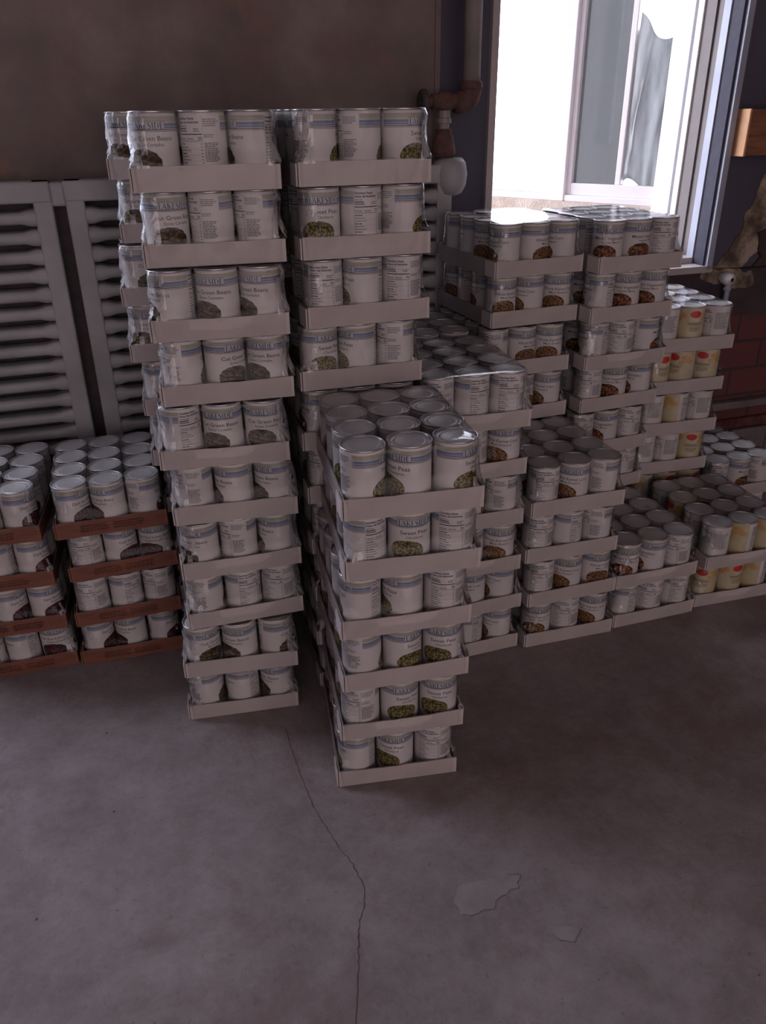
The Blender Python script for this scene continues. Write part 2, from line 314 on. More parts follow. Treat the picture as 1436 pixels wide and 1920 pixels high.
# back wall (plaster), opening of the left window
m = MB(); WL, WR, WB, WT = -1.85, -.60, .95, 2.30
PE = .793
m.box(S0, WL, 0, .28, 0, H); m.box(WR, PE, 0, .28, 0, H); m.box(WL, WR, 0, .28, 0, WB); m.box(WL, WR, 0, .28, WT, H)
m.ob('wall_back', 'plaster_brown', mtx=WM, kind='structure')
wf = MB()
for a, b, c, d in ((WL, WL+.05, WB, WT), (WR-.05, WR, WB, WT), (WL, WR, WB, WB+.05), (WL, WR, WT-.05, WT), ((WL+WR)/2-.025, (WL+WR)/2+.025, WB, WT)):
    wf.box(a, b, .12, .18, c, d)
wfo = wf.ob('window_2', 'white_vinyl', mtx=WM, kind='structure')
g = MB(); g.box(WL+.05, WR-.05, .148, .152, WB+.05, WT-.05); g.ob('window_pane', 'window_glass', parent=wfo)
# slate-blue wall with the opening of the bay window
OL, OR, SILL, OT = .966, 1.713, .735, 1.95
m = MB(); m.box(PE, OL, .03, .28, 0, H, 0)
m.box(OL, OR, .03, .28, OT, H, 0)
m.ob('wall_window', 'wall_slate_blue', mtx=WM, kind='structure')
m = MB(); m.box(PE-.008, PE+.006, -.004, .03, 0, H); m.ob('trim_1', 'plaster_brown', mtx=WM, kind='structure')
m = MB(); m.box(OR, S1, .03, .28, SILL-.02, H); m.ob('wall_window_right', 'wall_slate_blue', mtx=WM, kind='structure')
# brick breast below the sill
m = MB(); m.box(OL, S1, .0, .28, 0, SILL-.02); m.ob('wall_brick', 'old_brick', mtx=WM, kind='structure')
m = MB(); m.box(OL, OR+.02, -.012, .60, SILL-.02, SILL); m.ob('trim_2', 'frame_grey', mtx=WM, kind='structure')
# ledge, red strip and grey blocks at the foot of the brick wall
m = MB(); m.box(OL, S1, -.035, 0, .245, .272); lo = m.ob('trim_3', 'grey_block', mtx=WM, kind='structure', bevel=.006)
m = MB(); m.box(OL, S1, -.02, 0, .165, .20); m.ob('trim_4', 'red_paint_strip', mtx=WM, kind='structure', bevel=.006)
m = MB(); x = OL; k = 0
while x < S1-.1:
    m.box(x, min(x+.155, S1), -.022, 0, 0, .158); x += .16
m.ob('trim_5', 'grey_block', mtx=WM, kind='structure', bevel=.005)
# casing left of the opening, reveal and trims right of it
m = MB(); m.box(OL-.018, OL+.002, .012, .05, SILL, OT); m.ob('trim_6', 'frame_grey', mtx=WM, kind='structure')
m = MB()
m.box(OR-.002, OR+.018, -.012, .03, SILL-.01, OT+.05, 1)      # blue-grey outer trim
m.box(OR-.010, OR-.002, .000, .05, SILL-.01, OT, 3)           # dark slit
m.box(OR-.014, OR+.01, .05, .08, SILL, OT, 1)
m.box(OR-.006, OR+.01, .08, .115, SILL, OT, 2)
m.box(OR-.012, OR+.01, .115, .165, SILL, OT, 2)
m.box(OR-.018, OR+.01, .165, .190, SILL, OT, 4)
m.box(OR-.010, OR+.01, .190, .200, SILL, OT, 1)
m.box(OR-.022, OR+.01, .200, .29, SILL, OT, 4)
m.ob('trim_7', ['frame_grey', 'trim_blue', 'trim_brown', 'gap_dark', 'white_vinyl'], mtx=WM, kind='structure')
m = MB()
for j, (a, b) in enumerate(((.05, .11), (.12, .17), (.175, .23))): m.box(OR-.10, OR, a, b, SILL, SILL+.018+.014*j, j % 2)
m.ob('trim_8', ['frame_grey', 'trim_brown'], mtx=WM, kind='structure')

# bay side window: a plane turned 41 degrees, from R back to the left
BR = Vector((1.015, 2.812, 0)); BA = -41*D2R
BD = Vector((-math.cos(BA), -math.sin(BA), 0)); BM = Matrix.Translation(BR) @ Matrix(((BD.x, BD.y, 0, 0), (BD.y, -BD.x, 0, 0), (0, 0, 1, 0), (0, 0, 0, 1)))
BM = Matrix.Translation(BR) @ Matrix.Rotation(math.atan2(BD.y, BD.x), 4, 'Z')   # local +x = t to the left, local -y = outside
ZB = .882; ZT = 1.98
m = MB()
m.box(-.03, 1.05, -.09, .0, ZB, ZB+.022)                       # bottom frame
m.box(-.03, 1.05, -.09, .0, ZT-.04, ZT)
m.box(-.03, .022, -.09, .0, ZB, ZT)
m.box(.454, .515, -.054, .004, ZB, ZT)                          # mullion
m.box(1.0, 1.05, -.09, .0, ZB, ZT)
win = m.ob('window_1', 'white_vinyl', mtx=BM, kind='structure', bevel=.003)
m = MB()
m.box(.022, .052, -.05, -.012, ZB+.022, ZT-.04); m.box(.436, .454, -.05, -.012, ZB+.022, ZT-.04)
m.box(.052, .436, -.05, -.012, ZB+.022, ZB+.062); m.box(.052, .436, -.05, -.012, ZT-.08, ZT-.04)
m.box(.252, .272, -.046, -.02, ZB+.062, ZT-.08)
m.ob('window_sash', 'white_vinyl', parent=win, bevel=.002)
m = MB()
m.box(.510, .53, -.07, -.03, ZB+.022, ZT-.04); m.box(.97, 1.0, -.07, -.03, ZB+.022, ZT-.04); m.box(.53, .97, -.07, -.03, ZB+.022, ZB+.055); m.box(.53, .97, -.07, -.03, ZT-.07, ZT-.04)
m.ob('window_sash', 'white_vinyl', parent=win, bevel=.002)
m = MB(); m.box(.052, .252, -.033, -.029, ZB+.06, ZT-.08); m.box(.272, .436, -.033, -.029, ZB+.06, ZT-.08); m.ob('window_pane', 'window_glass', parent=win)
m = MB(); m.box(.53, .97, -.052, -.048, ZB+.055, ZT-.07); m.ob('window_pane', 'window_glass', parent=win)
m = MB(); m.box(.262, .480, -.056, -.055, ZB+.02, ZT-.03); m.ob('insect_screen', 'insect_mesh', parent=win)
# low curb that carries the bay window, and bay side jamb
m = MB(); m.box(-.06, 1.05, -.16, .012, SILL-.02, ZB, 0); m.box(-.03, 1.05, -.16, -.09, ZB-.03, ZB, 0)
m.ob('wall_bay', 'beige_stone', mtx=BM, kind='structure')
m = MB(); m.box(OL+.02, OR+.05, .24, .30, SILL-.3, SILL-.001); m.ob('wall_bay_base', 'beige_stone', mtx=WM, kind='structure')
m = MB(); m.box(OR-.0, OR+.20, .24, .30, SILL, OT); m.ob('trim_9', 'trim_brown', mtx=WM, kind='structure')
# plastic sheet hung outside the right pane
V = []; Fc = []; nu, nv = 40, 24
for j in range(nv+1):
    for i in range(nu+1):
        u = i/nu; v = j/nv; t = .035+.245*u+.008*math.sin(v*5)
        y = -.085+.012*math.sin(u*17+2*v)+.008*noise.noise(Vector((u*6, v*4, 1)))
        V.append((t, y, ZB+.05+.50*v+.03*math.sin(u*9)*(1-v)+.05*math.sin(u*6+1)*v))
for j in range(nv):
    for i in range(nu): a = j*(nu+1)+i; Fc.append((a, a+1, a+nu+2, a+nu+1))
ps = ob('plastic_sheet', V, Fc, 'plastic_sheeting', smooth=True, mtx=BM)
so = ps.modifiers.new('thickness', 'SOLIDIFY'); so.thickness = .0006
tag(ps, 'crumpled clear plastic sheet hanging behind the right window pane', 'plastic sheet')

# outside: ground, a pale house, a tree and overhead cables
m = MB(); m.box(-8, 14, .6, 30, -1.2, -1.0); m.ob('ground_outside', 'asphalt', mtx=WM, kind='structure')
hs = empty('neighbour_house', Matrix.Translation((6.1, 11.5, -1.0)) @ Matrix.Rotation(-12*D2R, 4, 'Z'))
tag(hs, 'pale grey house seen through the window glass', 'house')
m = MB(); m.box(-.95, 1.3, -1.0, 3.0, 0, 5.4)
for k in range(40): m.box(-.955, 1.305, -1.012, -.99, k*.135, k*.135+.10)
m.ob('house_wall', 'siding', parent=hs)
m = MB(); m.add([(-1.1, -1.2, 5.35), (1.45, -1.2, 5.35), (1.45, 3.2, 5.35), (-1.1, 3.2, 5.35), (-1.1, 1, 6.2), (1.45, 1, 6.2)], [(0, 1, 5, 4), (1, 2, 5), (2, 3, 4, 5), (3, 0, 4), (0, 3, 2, 1)]); m.ob('roof', 'roof_dark', parent=hs)
for x0 in (-.6, .45):
    m = MB(); m.box(x0, x0+.5, -1.03, -1.0, 1.0, 1.9); m.ob('window', 'gap_dark', parent=hs)
ca = []
for k, (z, dz) in enumerate(((3.02, .25), (2.93, .28), (2.80, .22))):
    m = MB(); m.tube([(1.0+i*.5, 12+.05*k, z-.02*math.sin(i/12*math.pi)+dz*i/12) for i in range(13)], .008, 6)
    c = m.ob('overhead_cable', 'cable'); tag(c, ('topmost', 'middle', 'lowest')[k]+' of the overhead cables seen through the left window pane', 'cable', 'overhead cables outside')

# floor marks
def ribbon(name, pts, wid, mat, z=.0006):
    P = []
    for a, b in zip(pts[:-1], pts[1:]):
        for i in range(6):
            t = i/6; x = a[0]+(b[0]-a[0])*t; y = a[1]+(b[1]-a[1])*t
            P.append((x+.0035*noise.noise(Vector((x*90, y*90, 0))), y+.0035*noise.noise(Vector((x*90, y*90, 7)))))
    P.append(pts[-1]); V = []; Fc = []
    for i, p in enumerate(P):
        q = P[min(i+1, len(P)-1)]; r = P[max(i-1, 0)]; d = Vector((q[0]-r[0], q[1]-r[1])).normalized(); k = wid*(.5+.8*abs(noise.noise(Vector((p[0]*60, p[1]*60, 3)))))
        V += [(p[0]-d.y*k, p[1]+d.x*k, z), (p[0]+d.y*k, p[1]-d.x*k, z)]
        if i: Fc.append((2*i-2, 2*i-1, 2*i+1, 2*i))
    return ob(name, V, Fc, mat, kind='structure')
crack = [(-.215, 1.33), (-.198, 1.27), (-.187, 1.236), (-.17, 1.191), (-.154, 1.149), (-.14, 1.113), (-.123, 1.079), (-.101, 1.042), (-.083, 1.01), (-.068, .99), (-.055, .967), (-.043, .942), (-.039, .916), (-.04, .894), (-.047, .867), (-.049, .839), (-.047, .802), (-.047, .777), (-.049, .744), (-.05, .70), (-.06, .5)]
ribbon('floor_crack', crack, .0011, 'crack_dark')
def patch(pts, seed):
    P = []
    for i in range(len(pts)):
        a = pts[i]; b = pts[(i+1) % len(pts)]
        for k in range(6):
            t = k/6; x = a[0]+(b[0]-a[0])*t; y = a[1]+(b[1]-a[1])*t
            P.append((x+.006*noise.noise(Vector((x*70, y*70, seed))), y+.006*noise.noise(Vector((x*70, y*70, seed+5)))))
    n_ = len(P)
    ob('floor_patch', [(x, y, .0004) for x, y in P], [list(range(n_))[::-1]], 'patch_cement', kind='structure')
    h = n_//2
    ribbon('floor_patch_edge', P[h-int(n_*.1):h+int(n_*.42)], .0007, 'patch_edge', .0008)
patch([(.11, .904), (.123, .935), (.159, .945), (.183, .95), (.195, .939), (.211, .955), (.229, .954), (.222, .928), (.191, .913), (.175, .893), (.147, .881), (.12, .876)], 1)
patch([(.264, .848), (.288, .857), (.311, .847), (.299, .829), (.27, .834)], 2)

# ---------------------------------------------------------------- radiator
rad = empty('wall_radiator', WM @ Matrix.Translation((0, -.055, .33)))
tag(rad, 'old grey painted panel radiator with horizontal slots along the back wall', 'radiator')
def rsection(s0, s1, top=1.052, name='radiator_section'):
    m = MB(); zb = .33; r = .0
    hw = .042
    m.box(s0, s0+hw, -.09, -.03, zb, top); m.box(s1-hw, s1, -.09, -.03, zb, top)
    m.box(s0, s1, -.092, -.03, top-.045, top); m.box(s0, s1, -.09, -.03, zb, zb+.03)
    z = top-.045-.0195
    while z > zb+.05:
        a = s0+hw*.8; b = s1-hw*.8; zz = z-.0125
        # one water tube: rounded cross section, flared at the ends
        prof = []
        for i in range(10):
            q = 2*math.pi*(i+.5)/10; prof.append((math.copysign(abs(math.cos(q))**.5, math.cos(q))*.029, math.copysign(abs(math.sin(q))**.7, math.sin(q))*.0150))
        xs = [a, a+.022, a+.042, b-.042, b-.022, b]; sc_ = [1.44, 1.36, 1, 1, 1.36, 1.44]
        V = [(x, -.060+p[0], zz+p[1]*k) for x, k in zip(xs, sc_) for p in prof]
        Fc = [(j*10+i, (j+1)*10+i, (j+1)*10+(i+1) % 10, j*10+(i+1) % 10) for j in range(5) for i in range(10)]
        m.add(V, Fc); z -= .0434
    o = m.ob(name, 'radiator_paint', bevel=.008); o.parent = rad; o.matrix_world = WM
    return o
rsection(-.66, -.177); rsection(-.149, .32); rsection(.334, .806, 1.06)
for a_, b_ in ((-.18, -.146), (.315, .338)):
    for z_ in (.998, .34):
        m = MB(); m.box(a_, b_, -.089, -.035, z_, z_+.051); o = m.ob('joining_nipple', 'radiator_paint', bevel=.006); o.parent = rad; o.matrix_world = WM
m = MB(); m.box(-.655, .80, -.030, -.026, .34, 1.04); o = m.ob('slot_shade_panel', 'valve_dark'); o.parent = rad; o.matrix_world = WM  # dark sheet that paints the shade behind the slots and gaps
for s_ in (-.5, 0, .5, .75):
    m = MB(); m.box(s_, s_+.03, -.027, 0, .55, .60); o = m.ob('bracket', 'rust_brown'); o.parent = rad; o.matrix_world = WM
    m = MB(); m.box(s_, s_+.03, -.08, -.03, 0, .33); o = m.ob('foot', 'rust_brown'); o.parent = rad; o.matrix_world = WM
# end bulb, reducer, valve, pipe
m = MB(); m.lathe([(.012, -.005), (.034, .004), (.044, .025), (.047, .05), (.042, .078), (.032, .09)], (.806, -.065, .985), seg=28)
o = m.ob('end_cap', 'radiator_paint', smooth=True); o.parent = rad; o.matrix_world = WM
pv = empty('radiator_valve', WM @ Matrix.Translation((.788, -.065, 1.076)))
tag(pv, 'rusty brown radiator valve with round handwheel on top of radiator end', 'valve')
m = MB(); m.lathe([(.030, 0), (.032, .018), (.030, .022), (.026, .045), (.0205, .056), (.020, .066)], seg=24); o = m.ob('reducer', 'rust_brown', smooth=True, parent=pv)
m = MB(); m.lathe([(.0135, .066), (.0135, .078), (.019, .079), (.019, .09), (.016, .092), (.016, .11)], seg=12, m=0); m.ob('union_nut', 'pipe_paint', parent=pv)
m = MB(); m.lathe([(.014, -.022), (.022, -.014), (.025, 0), (.022, .014), (.014, .022)], (0, 0, .128), seg=20)
m.lathe([(.013, -.075+.02), (.013, -.035), (.018, -.034), (.018, -.012)], (0, 0, .128), 'x', 16); m.lathe([(.018, .012), (.019, .034), (.024, .036), (.024, .05)], (0, 0, .128), 'x', 16)
m.ob('valve_body', 'rust_brown', parent=pv, smooth=False, bevel=.002)
m = MB(); m.lathe([(.010, -.066), (.024, -.066), (.029, -.062), (.029, -.052), (.024, -.048), (.010, -.048)], (0, 0, .128), 'x', 24); m.ob('handwheel', 'valve_dark', parent=pv, bevel=.001)
pp = empty('supply_pipe', WM @ Matrix.Translation((.86, -.065, 1.2)))
tag(pp, 'grey painted vertical steam pipe with brown elbow left of the window', 'pipe')
m = MB(); m.tube([(0, 0, .045), (0, 0, 1.495)], .0222, 20); m.ob('pipe_run', 'pipe_paint', parent=pp, smooth=True)
m = MB(); m.lathe([(.027, .030), (.029, .034), (.029, .048), (.025, .05)], seg=20)
m.tube([(.0, 0, .046), (0, 0, .030), (-.004, 0, .014), (-.012, 0, .004), (-.024, 0, .001), (-.042, 0, .002)], [.026, .027, .027, .027, .026, .025], 18); m.ob('elbow', 'rust_brown', parent=pp, smooth=True)

# wooden block, metal clip, pipe fitting and peeled plaster right of the window
m = MB(); m.box(1.735, 1.742, -.06, .03, 1.052, 1.178, 1); m.box(1.742, 1.93, -.06, .03, 1.054, 1.176, 0); o = m.ob('wooden_block', ['wood_block', 'wood_lit_end'], mtx=WM, bevel=.002)
tag(o, 'short orange-brown wooden block fixed on the dark wall right of the window', 'wood block')
m = MB(); m.box(0, .03, -.018, 0, 0, .12); m.box(.004, .026, -.024, -.018, .008, .112); o = m.ob('metal_bracket', 'frame_grey', mtx=WM @ Matrix.Translation((1.835, -.06, 1.062)), bevel=.004); tag(o, 'grey metal bracket on the front of the wooden block', 'bracket')
pf = empty('pipe_fitting', WM @ Matrix.Translation((1.785, 0, .694))); tag(pf, 'white round pipe cap on a thin pipe below the window corner', 'pipe fitting')
m = MB(); m.lathe([(.006, -.05), (.016, -.047), (.02, -.035), (.02, -.018), (.015, -.006), (.013, .0)], axis='y', seg=20); m.ob('cap', 'white_plastic', parent=pf, smooth=True)
m = MB(); m.tube([(.004, -.028, -.01), (.006, -.028, -.03), (.006, -.026, -.16)], [.011, .009, .009], 12); m.lathe([(.013, -.036), (.013, -.026)], (.005, -.028, 0), seg=12); m.ob('stub_pipe', 'trim_blue', parent=pf, smooth=True)
def peel(name, pts, mat, th, seed):
    P = []
    for i in range(len(pts)):
        a = pts[i]; b = pts[(i+1) % len(pts)]
        for k in range(7):
            t = k/7; x = a[0]+(b[0]-a[0])*t; z = a[1]+(b[1]-a[1])*t
            P.append((x+.016*noise.noise(Vector((x*28, z*28, seed))), z+.016*noise.noise(Vector((x*28, z*28, seed+5)))))
    n_ = len(P); V = [(x, -th, z) for x, z in P]+[(x, .031, z) for x, z in P]
    Fc = [list(range(n_))]+[(i, i+n_, (i+1) % n_+n_, (i+1) % n_) for i in range(n_)]
    o = ob(name, V, Fc, mat, mtx=WM, kind='structure'); return o
peel('wall_peeled_plaster', [(1.90, 1.0), (1.88, .92), (1.85, .84), (1.82, .77), (1.775, .725), (1.76, .70), (1.80, .685), (1.86, .69), (1.90, .74), (1.96, .80), (2.3, .84), (2.3, 1.08), (1.96, 1.04)], 'peeled_plaster', -.026, 1)
peel('wall_peeled_plaster', [(1.705, .715), (1.76, .722), (1.84, .715), (1.90, .70), (1.92, .67), (1.86, .655), (1.80, .668), (1.74, .68), (1.71, .70)], 'peeled_plaster', .0006, 3)
peel('wall_dark_stone', [(1.92, .82), (1.94, .74), (1.91, .70), (1.95, .60), (2.1, .58), (2.6, .6), (2.6, .95), (2.1, .93)], 'dark_stone', -.020, 6)

# ---------------------------------------------------------------- cans
RL = .0364; CH = .1150
def wrap(a, z, r): a *= D2R; return (r*math.sin(a), -r*math.cos(a), z)
ANG = RL*D2R      # metres per degree
MI = {k: i for i, k in enumerate(['label_paper', 'label_gold', 'label_pale_blue', 'label_blue', 'ink_dark', 'ink_grey', 'ink_green', 'FOOD', 'print_peach', 'print_leaf', 'print_red'])}
def rect(m, a0, a1, t0, t1, layer, mat, step=6):
    """t = distance below the can top in mm"""
    r = RL+.00012*layer; n_ = max(1, int(abs(a1-a0)/step+.5)); z0 = CH-t1*.001; z1 = CH-t0*.001
    V = []; 
    for i in range(n_+1):
        a = a0+(a1-a0)*i/n_; V += [wrap(a, z0, r), wrap(a, z1, r)]
    m.add(V, [(2*i, 2*i+2, 2*i+3, 2*i+1) for i in range(n_)], MI[mat])
_txt = {}
def text_mesh(s, bold=0):
    k = (s, bold)
    if k not in _txt:
        c = bpy.data.curves.new('t', 'FONT'); c.body = s; c.size = 1; c.resolution_u = 2; c.offset = bold; c.align_x = 'CENTER'
        o = bpy.data.objects.new('t', c); C.objects.link(o); bpy.context.view_layer.update()
        me = o.evaluated_get(bpy.context.evaluated_depsgraph_get()).to_mesh()
        V = [tuple(v.co) for v in me.vertices]; Fc = [tuple(p.vertices) for p in me.polygons]
        xs = [v[0] for v in V]; _txt[k] = (V, Fc, min(xs), max(xs))
        bpy.data.objects.remove(o)
    return _txt[k]
def text(m, s, a, t, size, layer, mat, bold=0, width=None, align='C', sx=1.0):
    """baseline t mm below top, centred on angle a"""
    V, Fc, x0, x1 = text_mesh(s, bold)
    kx = size*sx if not width else width/(x1-x0)
    off = -(x0+x1)/2 if align == 'C' else (-x0 if align == 'L' else -x1)
    r = RL+.00012*layer
    m.add([wrap(a+(v[0]+off)*kx*.001/ANG, CH-t*.001+v[1]*size*.001, r) for v in V], Fc, MI[mat])
def glyphs():
    G = {}
    def q(pts): return pts
    T, t = .15, .055
    ser = lambda x0, x1, y: [(x0, y-t/2), (x1, y-t/2), (x1, y+t/2), (x0, y+t/2)]
    G['L'] = (.56, [[(.08, 0), (.08+T, 0), (.08+T, 1), (.08, 1)], ser(0, .54, .03), [(.48, 0), (.54, 0), (.56, .22), (.52, .22)], ser(0, .32, .97)])
    G['A'] = (.80, [[(.05, 0), (.05+t*1.2, 0), (.42, 1), (.36, 1)], [(.60, 0), (.77, 0), (.44, 1), (.36, 1)], ser(.17, .6, .33), ser(0, .2, .03), ser(.54, .82, .03)])
    G['K'] = (.78, [[(.08, 0), (.08+T, 0), (.08+T, 1), (.08, 1)], [(.2, .42), (.26, .42), (.70, 1), (.62, 1)], [(.30, .56), (.38, .66), (.78, 0), (.60, 0)], ser(0, .32, .03), ser(0, .32, .97), ser(.55, .8, .03), ser(.52, .78, .97)])
    G['E'] = (.60, [[(.08, 0), (.08+T, 0), (.08+T, 1), (.08, 1)], ser(0, .55, .03), ser(.2, .46, .52), ser(0, .53, .97), [(.50, 0), (.56, 0), (.58, .2), (.54, .2)], [(.49, 1), (.54, 1), (.54, .82), (.50, .82)]])
    G['I'] = (.34, [[(.09, 0), (.09+T, 0), (.09+T, 1), (.09, 1)], ser(0, .33, .03), ser(0, .33, .97)])
    d = [[(.08, 0), (.08+T, 0), (.08+T, 1), (.08, 1)], ser(0, .4, .03), ser(0, .4, .97)]
    for i in range(10):
        a0, a1 = -90+18*i, -72+18*i; f = lambda a, k: (.36+(.44-k*(.03+.13*abs(math.cos(a*D2R))))*math.cos(a*D2R), .5+(.5-k*.055)*math.sin(a*D2R))
        d.append([f(a0, 0), f(a1, 0), f(a1, 1), f(a0, 1)])
    G['D'] = (.84, d)
    s_ = []; P = [(.50, .80), (.46, .93), (.34, .975), (.20, .95), (.12, .85), (.12, .72), (.22, .60), (.36, .49), (.47, .37), (.48, .22), (.40, .08), (.26, .025), (.12, .06), (.06, .2)]
    Wd = [.03, .03, .03, .045, .06, .07, .085, .09, .085, .07, .06, .045, .03, .03]
    for i in range(len(P)-1):
        a, b = Vector(P[i]), Vector(P[i+1]); n1 = (Vector(P[min(i+1, 13)])-Vector(P[max(i-1, 0)])).normalized(); n2 = (Vector(P[min(i+2, 13)])-Vector(P[i])).normalized()
        n1 = Vector((-n1.y, n1.x)); n2 = Vector((-n2.y, n2.x))
        s_.append([tuple(a-n1*Wd[i]), tuple(b-n2*Wd[i+1]), tuple(b+n2*Wd[i+1]), tuple(a+n1*Wd[i])])
    G['S'] = (.60, s_)
    return G
GL = glyphs()
def brand(m, a, t_base, h, width, layer, mat):
    word = 'LAKESIDE'; tot = sum(GL[c][0]+.08 for c in word)-.08; k = width/tot; x = -tot/2; r = RL+.00012*layer
    for c in word:
        for poly in GL[c][1]:
            m.add([wrap(a+(x+p[0])*k*.001/ANG, CH-t_base*.001+p[1]*h*.001, r) for p in poly], [list(range(len(poly)))], MI[mat])
        x += GL[c][0]+.08
def oval(m, a, t, wa, ht, layer, mat, seed, rag=.06, seg=48, rings=7, flat=0):
    r = RL+.00012*layer; V = [wrap(a, CH-t*.001, r)]; 
    for k in range(1, rings+1):
        for i in range(seg):
            q = 2*math.pi*i/seg; f = k/rings*(1+rag*noise.noise(Vector((math.cos(q)*5, math.sin(q)*5, seed)))+rag*.5*noise.noise(Vector((math.cos(q)*14, math.sin(q)*14, seed))))
            zz = ht*math.sin(q)*f
            if flat and zz < 0: zz *= flat
            V.append(wrap(a+wa*math.cos(q)*f, CH-t*.001+zz*.001, r))
    Fc = [(0, 1+i, 1+(i+1) % seg) for i in range(seg)]
    for k in range(rings-1):
        for i in range(seg): p = 1+k*seg+i; q = 1+k*seg+(i+1) % seg; Fc.append((p, p+seg, q+seg, q))
    m.add(V, Fc, MI[mat])
def small_text(m, a0, a1, t0, t1, pitch, layer, mat, seed, thick=.55):
    rnd = random.Random(seed); t = t0
    while t < t1:
        a = a0; e = a1-(a1-a0)*rnd.uniform(0, .3)
        while a < e:
            l = rnd.uniform(3, 9); rect(m, a, min(a+l, e), t, t+pitch*thick, layer, mat, 8); a += l+rnd.uniform(.9, 1.6)
        t += pitch
def nutrition(m, a0, a1, cal, seed, dark='ink_dark', top=8):
    rect(m, a0, a0+.5, top, 112, 1, dark); rect(m, a1-.5, a1, top, 112, 1, 'ink_grey')
    aw = (a1-a0)
    text(m, 'Nutrition Facts', a0+2, top+5.0, 5.0, 1, dark, .035, width=aw*ANG*1000*.70, align='L')
    text(m, 'Datos de Nutrici\u00f3n', a0+2, top+10.2, 4.6, 1, dark, .035, width=aw*ANG*1000*.86, align='L')
    small_text(m, a0+2, a0+aw*.42, top+13.5, top+17, 3, 1, 'ink_grey', seed); 
    rect(m, a0+2, a0+aw*.38, top+17.5, top+19, 1, dark); rect(m, a0+2, a0+aw*.42, top+20.6, top+22, 1, dark)
    small_text(m, a0+aw*.68, a1-3, top+17.5, top+23, 3, 1, 'ink_grey', seed+1)
    rect(m, a0+2, a1-2, top+25, top+26.6, 1, dark)
    text(m, 'Calories \u00b7 Calor\u00edas', a0+2, top+33.5, 3.8, 1, dark, .02, width=aw*ANG*1000*.62, align='L'); text(m, cal, a1-3, top+34, 6.6, 1, dark, .02, align='R')
    rect(m, a0+2, a1-2, top+35.5, top+36.2, 1, dark)
    for j in range(14):
        t = top+39+j*4.6
        small_text(m, a0+2, a0+aw*(.35+.2*((j*7) % 3)/2), t, t+2, 3, 1, 'ink_grey' if j % 3 else dark, seed+5+j); rect(m, a1-8, a1-3, t, t+1.5, 1, 'ink_grey')
        if j % 2: rect(m, a0+2, a1-2, t+3, t+3.25, 1, 'ink_grey')
def label_mesh(prod, name, sub, foodmat, cal, seed, nw, nsize=8.6):
    m = MB()
    rect(m, -180, 180, 3.2, 111.5, 0, 'label_paper', 5)
    A0, A1 = -119, 119
    for t0, t1, mt in ((8.0, 8.5, 'ink_dark'), (9.3, 9.7, 'ink_dark'), (9.7, 15.2, 'label_gold'), (15.2, 17.4, 'label_pale_blue'), (17.4, 21.6, 'label_blue'), (21.6, 22.4, 'label_pale_blue'), (22.4, 25.2, 'label_blue'), (25.2, 26.2, 'label_paper'), (26.2, 27.4, 'ink_dark'), (28.6, 29.3, 'ink_dark')):
        rect(m, A0, A1, t0, t1, 1, mt, 7)
    rect(m, -45, 45, 14.4, 26.4, 2, 'label_pale_blue'); rect(m, -45, 45, 14.0, 14.5, 3, 'ink_dark'); rect(m, -45, 45, 26.0, 27.4, 3, 'ink_dark')
    for sg in (-1, 1): rect(m, sg*45-.4, sg*45+.4, 14, 27.4, 3, 'ink_dark')
    brand(m, 0, 25.2, 9.4, 52, 4, 'ink_dark')
    text(m, name, 3, 42, nsize*1.12, 1, 'ink_green', .006, width=nw)
    text(m, sub, 3, 50, 7.0, 1, 'ink_green', .006, width=nw*.60)
    oval(m, -19, 74, 48, 20.5, 1, 'FOOD', seed)
    small_text(m, 38, 78, 92, 98, 2.4, 1, 'ink_grey', seed+50)
    nutrition(m, 120, 192, cal, seed)
    small_text(m, 194, 236, 12, 24, 3.0, 1, 'ink_grey', seed+9); small_text(m, 194, 222, 34, 38, 3, 1, 'ink_grey', seed+11); small_text(m, 194, 234, 46, 74, 2.6, 1, 'ink_grey', seed+12, .7); rect(m, 196, 222, 86, 104, 1, 'ink_grey')
    for j in range(8): rect(m, 197+j*3.1, 198.6+j*3.1, 87, 103, 2, 'label_paper')
    mats = [k if k != 'FOOD' else foodmat for k in MI]
    o = m.ob('paper_label', mats, smooth=True); me = o.data; bpy.data.objects.remove(o); return me
def fruit_label():
    m = MB(); seed = 77
    rect(m, -95, 95, 3.2, 111.5, 0, 'FOOD', 5); rect(m, 95, 265, 3.2, 111.5, 0, 'label_paper', 5)
    for a, t, wa, h, s in ((52, 20, 20, 8, 1), (70, 30, 18, 7, 2), (38, 33, 15, 6, 3), (-50, 24, 14, 8, 4), (-70, 34, 15, 7, 5)): oval(m, a, t, wa, h, 1, 'print_peach', s, .12, 24, 3)
    for a, t, wa, h, s in ((-40, 100, 34, 11, 6), (20, 104, 30, 9, 7), (65, 98, 24, 10, 8), (-80, 88, 12, 16, 9)): oval(m, a, t, wa, h, 1, 'print_leaf', s, .15, 24, 3)
    oval(m, 0, 20, 24, 9.5, 2, 'print_red', 11, .0, 28, 3)
    oval(m, 30, 96, 9, 6, 3, 'ink_green', 12, 0, 20, 2); oval(m, 30, 96, 6.5, 4.3, 4, 'FOOD', 12, 0, 20, 2)
    small_text(m, -30, 38, 42, 50, 4.5, 2, 'ink_green', 31, .4); small_text(m, -20, 30, 54, 66, 3.2, 2, 'ink_green', 32, .35)
    nutrition(m, 110, 178, '90', 60, top=12); small_text(m, 186, 250, 20, 62, 3.2, 1, 'ink_grey', 90, .6); oval(m, 232, 92, 6, 4, 1, 'ink_dark', 5, 0, 16, 2)
    mats = [k if k != 'FOOD' else 'print_cream_yellow' for k in MI]
    o = m.ob('paper_label', mats, smooth=True); me = o.data; bpy.data.objects.remove(o); return me
